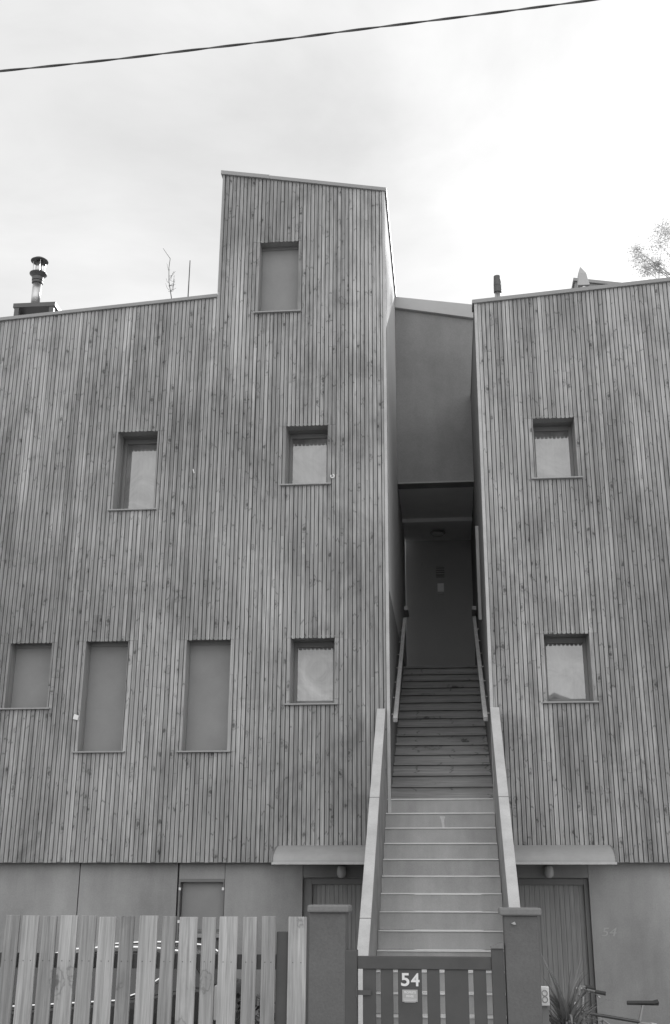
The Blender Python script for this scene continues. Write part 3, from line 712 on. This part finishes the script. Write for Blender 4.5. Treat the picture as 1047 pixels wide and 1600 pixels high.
# ------------------------------------------------------------------ parked car behind the fence
car = thing('parked_car', (-4.1,-1.9,0), 'dark hatchback with bright roof and window trim parked behind the picket fence', 'car')
def sect(prof, ya, yb, inset_top, ztop, zbelt):  # taper above the belt line
    b = MB(); n = len(prof)
    def yy(z, s): return s*(((yb-ya)/2) - (max(0, z-zbelt)/(ztop-zbelt))*inset_top)
    ym = (ya+yb)/2
    L_ = [(x, ym+yy(z,-1), z) for x, z in prof]; R_ = [(x, ym+yy(z,1), z) for x, z in prof]
    b.add(L_+R_, [tuple(range(n-1,-1,-1)), tuple(range(n,2*n))]+[(i,(i+1)%n,(i+1)%n+n,i+n) for i in range(n)])
    return b
CY0, CY1 = -2.62, -1.02
lower = [(-6.0,.30),(-2.12,.30),(-2.05,.55),(-2.08,.92),(-2.14,1.18),(-2.35,1.22),(-3.07,1.09),(-4.05,1.01),(-4.95,.97),(-5.75,.82),(-6.02,.62)]
sect(lower, CY0, CY1, .02, 1.25, .9).build('body', m_carpaint, car, bevel=.03)
top = [(-2.18,1.12),(-2.42,1.46),(-2.85,1.515),(-3.45,1.505),(-3.95,1.43),(-4.85,.99),(-4.05,.99),(-3.07,1.07)]
sect(top, CY0+.03, CY1-.03, .17, 1.52, 1.0).build('roof', m_carpaint, car, bevel=.02)
for s_, ys in ((-1, CY0), (1, CY1)):
    def gp(x, z): return (x, ys - s_*(.028+.17*max(0,(z-1.0))/.52) + s_*.006, z)
    for poly in ([(-4.62,1.06),(-4.02,1.37),(-3.52,1.455),(-3.46,1.455),(-3.46,1.08)], [(-3.40,1.085),(-3.40,1.46),(-2.85,1.46),(-2.62,1.40),(-2.66,1.27),(-3.0,1.12)]):
        v = [gp(x,z) for x, z in poly]; v2 = [(x, y-s_*.008, z) for x, y, z in v]; n = len(v)
        MB().add(v+v2, [tuple(range(n)), tuple(range(2*n-1,n-1,-1))]+[(i,(i+1)%n,(i+1)%n+n,i+n) for i in range(n)]).build('side_window', m_carglass, car)
    MB().tube([gp(-4.7,1.03),gp(-4.0,1.045),gp(-3.07,1.10),gp(-2.88,1.16),gp(-2.62,1.33)], .011, 6).build('window_trim', m_chrome, car)
    MB().tube([(x, ys - s_*.19, z) for x, z in ((-3.75,1.47),(-3.6,1.52),(-3.2,1.545),(-2.8,1.545),(-2.5,1.51),(-2.42,1.46))], .014, 6).build('roof_rail', m_chrome, car)
    MB().box(-5.3, -2.5, ys+(-.012 if s_ < 0 else 0), ys+(0 if s_ < 0 else .012), .62, .66).build('side_trim', m_chrome, car)
    for wx in (-5.25, -2.85):
        w = MB(); n = 28
        for rr, nm, mm, wd in ((.31,'tyre',m_rubber,.1),):
            prof = [(.19,-wd),(.29,-wd),(.31,-wd*.7),(.31,wd*.7),(.29,wd),(.19,wd)]
            vs = [(wx+r*math.cos(2*math.pi*k/n), ys - s_*.09 + y, .31+r*math.sin(2*math.pi*k/n)) for r, y in prof for k in range(n)]
            fs = [(i*n+k,i*n+(k+1)%n,(i+1)*n+(k+1)%n,(i+1)*n+k) for i in range(len(prof)-1) for k in range(n)]
            wh = MB().add(vs, fs).build('wheel', m_rubber, car, smooth=True)
        vs = [(wx+r*math.cos(2*math.pi*k/n), ys - s_*(.0+dy), .31+r*math.sin(2*math.pi*k/n)) for r, dy in ((.2,.0),(.17,.02),(.05,.0)) for k in range(n)]
        MB().add(vs, [(i*n+k,i*n+(k+1)%n,(i+1)*n+(k+1)%n,(i+1)*n+k) for i in range(2) for k in range(n)]+[tuple(2*n+k for k in range(n))]).build('rim', m_steel, wh)
    MB().box(-2.16, -2.10, min(ys,ys-s_*.16), max(ys,ys-s_*.16), .95, 1.24).build('tail_light', m_plaque, car, bevel=.01)
    MB().box(-5.98, -5.86, min(ys-s_*.08,ys-s_*.36), max(ys-s_*.08,ys-s_*.36), .62, .74).build('headlight', m_lampglass, car, bevel=.02)
MB().add([(-2.17,-2.35,1.18),(-2.17,-1.29,1.18),(-2.38,-1.42,1.44),(-2.38,-2.22,1.44)], [(0,1,2,3)]).build('rear_window', m_carglass, car)
MB().add([(-4.74,-2.42,1.06),(-4.74,-1.22,1.06),(-4.03,-1.38,1.405),(-4.03,-2.26,1.405)], [(3,2,1,0)]).build('windscreen', m_carglass, car)

# ------------------------------------------------------------------ plants
def leaf_quad(b, p, d, w, l, droop=0.0, up=Vector((0,0,1)), seg=3):
    d = d.normalized(); sd = d.cross(up); sd = sd.normalized() if sd.length > .01 else Vector((1,0,0))
    vs = []; q = Vector(p)
    for i in range(seg+1):
        t = i/seg; ww = w*(1-abs(2*t-.8)/1.25)*.5 if i < seg else .001
        ww = max(ww, .001); vs += [q-sd*ww, q+sd*ww]
        d = (d+Vector((0,0,-droop))).normalized(); q = q+d*(l/seg)
    b.add(vs, [(2*i,2*i+1,2*i+3,2*i+2) for i in range(seg)])
def strappy(cx, cyy, cz, n, L0, seed):
    b = MB(); rnd = random.Random(seed)
    for i in range(n):
        t = rnd.uniform(0, 2*math.pi); el = rnd.uniform(.3, 1.5)
        d = Vector((math.cos(t)*math.cos(el), math.sin(t)*math.cos(el), math.sin(el)))
        leaf_quad(b, (cx+rnd.uniform(-.03,.03), cyy+rnd.uniform(-.03,.03), cz+rnd.uniform(0,.25)), d, rnd.uniform(.02,.034), L0*rnd.uniform(.7,1.1), rnd.uniform(.1,.42), seg=7)
    return b
PYp = -4.3
X, Z = at(885,1600,PYp)
sp_ = thing('strappy_plant', (X,PYp,0), 'spiky plant with long arching leaves beside the right gate pillar', 'plant')
strappy(X-.0, PYp, Z-.25, 210, .50, 3).build('leaves', m_leafpale, sp_)
MB().tube([(X,PYp,0),(X+.02,PYp,Z-.2)], [.05,.035], 8).build('stem', m_bark, sp_)
def bush(name, x, y, z0, z1, rx, n, ls, mat, label, seed, cat='shrub'):
    t = thing(name, (x,y,0), label, cat); rnd = random.Random(seed); b = MB()
    for i in range(n):
        u = Vector((rnd.gauss(0,1),rnd.gauss(0,1),rnd.gauss(0,1))).normalized()*rnd.random()**.4
        p = Vector((x+u.x*rx, y+u.y*rx, (z0+z1)/2+u.z*(z1-z0)/2))
        leaf_quad(b, p, Vector((rnd.uniform(-1,1),rnd.uniform(-1,1),rnd.uniform(-.4,1))), ls*rnd.uniform(.4,.7), ls*rnd.uniform(.8,1.6), .1, seg=2)
    b.build('foliage', mat, t); s = MB()
    for k in range(6):
        a = k*1.05; s.tube([(x,y,0),(x+.3*rx*math.cos(a),y+.3*rx*math.sin(a),z0+.3*(z1-z0)),(x+.7*rx*math.cos(a),y+.7*rx*math.sin(a),z1-.2*(z1-z0))], [.015,.01,.004], 5)
    s.build('stems', m_bark, t); return t
X, Z = at(905,1590,-3.9)
bush('small_shrub', X+.02, -3.9, Z-.45, Z+.06, .24, 420, .035, m_leafpale, 'low small leaved shrub under the spiky plant by the right pillar', 4)
X, Z = at(395,1585,-4.4)
bush('leafy_shrub', X, -4.4, Z-.5, Z+.17, .26, 420, .075, m_leaf, 'dark leafy shrub behind the right end of the picket fence', 9)
# box on a slim post by the pillar
bx0, bx1 = X_(845,1560,-4.9), X_(858.5,1560,-4.9); bz0, bz1 = Z_(1572,851,-4.9), Z_(1541.5,851,-4.9)
sb = thing('socket_box', ((bx0+bx1)/2,-4.9,0), 'white box with two round sockets between right pillar and spiky plant', 'socket')
MB().box(bx0, bx1, -4.9, -4.85, bz0, bz1).build('case', m_white, sb, bevel=.006)
for z in (bz0+(bz1-bz0)*.33, bz0+(bz1-bz0)*.66):
    n = 18; xm = (bx0+bx1)/2
    MB().tube([(xm+.018*math.cos(2*math.pi*k/n), -4.902, z+.018*math.sin(2*math.pi*k/n)) for k in range(n+1)], .0035, 5, caps=False).build('socket', m_sill, sb)
MB().box((bx0+bx1)/2-.025, (bx0+bx1)/2+.025, -4.85, -4.80, 0, bz1-.02).build('post', m_frame, sb)

# ------------------------------------------------------------------ bicycles by the wall
def bicycle(name, loc, rz, label, grip_mat, sz=1.0):
    t = thing(name, loc, label, 'bicycle', 'bicycles against the right house')
    def put(mb, nm, mat, par=t, **k):
        mb.v = [tuple(Vector(v)*sz+Vector(loc)) for v in mb.v]; return mb.build(nm, mat, par, **k)
    R = .33; n = 30
    for wx in (-.52, .52):
        tp = [(wx+R*math.cos(2*math.pi*k/n), 0, R+.01+R*math.sin(2*math.pi*k/n)) for k in range(n+1)]
        w = put(MB().tube(tp, .017, 8, caps=False), 'wheel', m_rubber, smooth=True)
        sp2 = MB()
        for k in range(14):
            a = 2*math.pi*k/14; sp2.tube([(wx,0,R+.01),(wx+.31*math.cos(a),0,R+.01+.31*math.sin(a))], .0015, 3)
        put(sp2, 'spokes', m_steel, w); put(MB().tube([(wx+(R-.03)*math.cos(2*math.pi*k/n),0,R+.01+(R-.03)*math.sin(2*math.pi*k/n)) for k in range(n+1)], .009, 6, caps=False), 'rim', m_steel, w)
        put(MB().tube([(wx+(R+.05)*math.cos(a), 0, R+.01+(R+.05)*math.sin(a)) for a in [math.radians(q) for q in range(20,170,10)]], .018, 6), 'mudguard', m_darkmetal)
    fr = MB(); BB = (-.05,0,.30); ST = (-.20,0,.78); HT = (.33,0,.86); HB = (.37,0,.70)
    for p, q, r in ((BB,ST,.016),(ST,HT,.015),(BB,HB,.019),(HT,HB,.02),(BB,(-.52,0,.34),.011),(ST,(-.52,0,.34),.009),(HB,(.52,0,.34),.013)): fr.tube([p,q], r, 8)
    put(fr, 'frame', m_darkmetal)
    put(MB().tube([ST,(-.245,0,.93)], .012, 8), 'seat_post', m_steel)
    s = MB(); prof = [(-.14,.06),(-.09,.078),(-.02,.045),(.05,.022),(.15,.012)]
    vs = []
    for x, w in prof:
        vs += [(-.245+x,-w,.945+.01*(x<-.1)),(-.245+x,0,.965+.012*(x<-.1)),(-.245+x,w,.945+.01*(x<-.1)),(-.245+x,w*.5,.925),(-.245+x,-w*.5,.925)]
    fs = [(i*5+k,i*5+(k+1)%5,(i+1)*5+(k+1)%5,(i+1)*5+k) for i in range(4) for k in range(5)]+[(4,3,2,1,0),(20,21,22,23,24)]
    put(s.add(vs, fs), 'saddle', m_rubber, bevel=.004)
    h = put(MB().tube([(.33,0,.86),(.315,0,.99),(.33,0,1.0)], .013, 8), 'stem', m_steel)
    put(MB().tube([(.24,-.29,1.06),(.30,-.22,1.07),(.34,-.08,1.0),(.34,.08,1.0),(.30,.22,1.07),(.24,.29,1.06)], .011, 8), 'handlebar', m_sill)
    for s_ in (-1, 1):
        put(MB().tube([(.24,.29*s_,1.06),(.15,.31*s_,1.045)], .017, 8), 'grip', grip_mat)
        put(MB().tube([(.27,.25*s_,1.055),(.2,.29*s_,1.01)], .006, 6), 'brake_lever', m_steel)
    put(MB().tube([(.37,.0,.92),(.42,0,.92)], [.03,.035], 10), 'headlight', m_lampglass)
    t.rotation_euler = (0, 0, rz)
    return t
bicycle('bicycle', (1.60,-1.0,.0), math.radians(183), 'upright bicycle with a dark saddle standing along the right house', m_rubber, 1.06)
bicycle('bicycle', (1.66,-1.75,.0), math.radians(236), 'small bicycle with pale grips in front of the larger bicycle', m_lampglass, .86)

# ------------------------------------------------------------------ tree beyond the right roof, house across the street
TY = 16.0
tx, tz = at(1062,400,TY)
tr_ = thing('tree', (tx+1.0,TY,0), 'airy leafy tree behind the right hand roof', 'tree')
rnd = random.Random(21)
tk = MB(); base = Vector((tx+1.0,TY,0)); topv = Vector((tx+1.1,TY,tz+1.5))
tk.tube([base, base+Vector((.1,0,6)), base+Vector((-.05,.1,12)), topv], [.35,.26,.16,.04], 10)
lv_ = MB()
ends = []
for i in range(26):
    z = 10+rnd.random()*(tz-8.5); s0 = base.lerp(topv, z/topv.z); a_ = rnd.uniform(0, 2*math.pi)
    L_ = rnd.uniform(1.4,3.0)*(1.1-(z-10)/(tz+6))
    e_ = s0+Vector((math.cos(a_)*L_, math.sin(a_)*L_, L_*rnd.uniform(.4,.95)))
    mid = s0.lerp(e_, .5)+Vector((0,0,-.12)); tk.tube([s0, mid, e_], [.035,.02,.006], 6); ends += [(mid,.35),(e_,.5)]
for q, r, rr in ((1000,408,.4),(1022,418,.3),(1030,385,.5),(992,398,.25),(1040,372,.45),(1012,428,.3)):   # limbs reaching past the roof line
    x, z = at(q, r, TY); e_ = Vector((x,TY+rnd.uniform(-.4,.4),z)); s0 = base.lerp(topv, (z-1.8)/topv.z); tk.tube([s0, s0.lerp(e_,.6)+Vector((0,0,-.1)), e_], [.026,.014,.005], 6); ends += [(e_,rr),(s0.lerp(e_,.75),rr*.6)]
for p, r in ends:
    for k in range(int(420*r/.4)):
        u = Vector((rnd.gauss(0,1),rnd.gauss(0,1),rnd.gauss(0,.8)))*r*.42
        leaf_quad(lv_, p+u, Vector((rnd.uniform(-1,1),rnd.uniform(-1,1),rnd.uniform(-.6,.8))), .03, .06, .1, seg=2)
tk.build('trunk', mat_plain('pale_bark', .3, .2, 12, .9, .1), tr_); lv_.build('crown', m_treeleaf, tr_)

hs = thing('gabled_house', (4.6,-38,0), 'pale gabled house across the street, mirrored in the lower right window', 'house')
MB().prism_xz([(-3.5,0),(12.5,0),(12.5,6.6),(4.6,10.1),(-3.5,6.6)], -46, -35).build('wall', m_housewall, hs)
for sgn, xe in ((-1,-4.1), (1,13.1)):
    MB().prism_xz([(4.6,10.13),(xe,6.35),(xe,6.5),(4.6,10.28)], -46.3, -34.6).build('roof', m_roof, hs)
for wx in (-1.5, 3.9, 9.2):
    for wz in (1.2, 4.4):
        f = MB().box(wx-.06,wx+1.46,-35.0,-34.96,wz-.06,wz+1.56).build('window', m_white, hs); MB().box(wx,wx+1.4,-34.96,-34.93,wz,wz+1.5).build('pane', m_glass, f)
d_ = MB().box(6.6,7.7,-35.0,-34.93,0,2.2).build('door', m_door, hs)
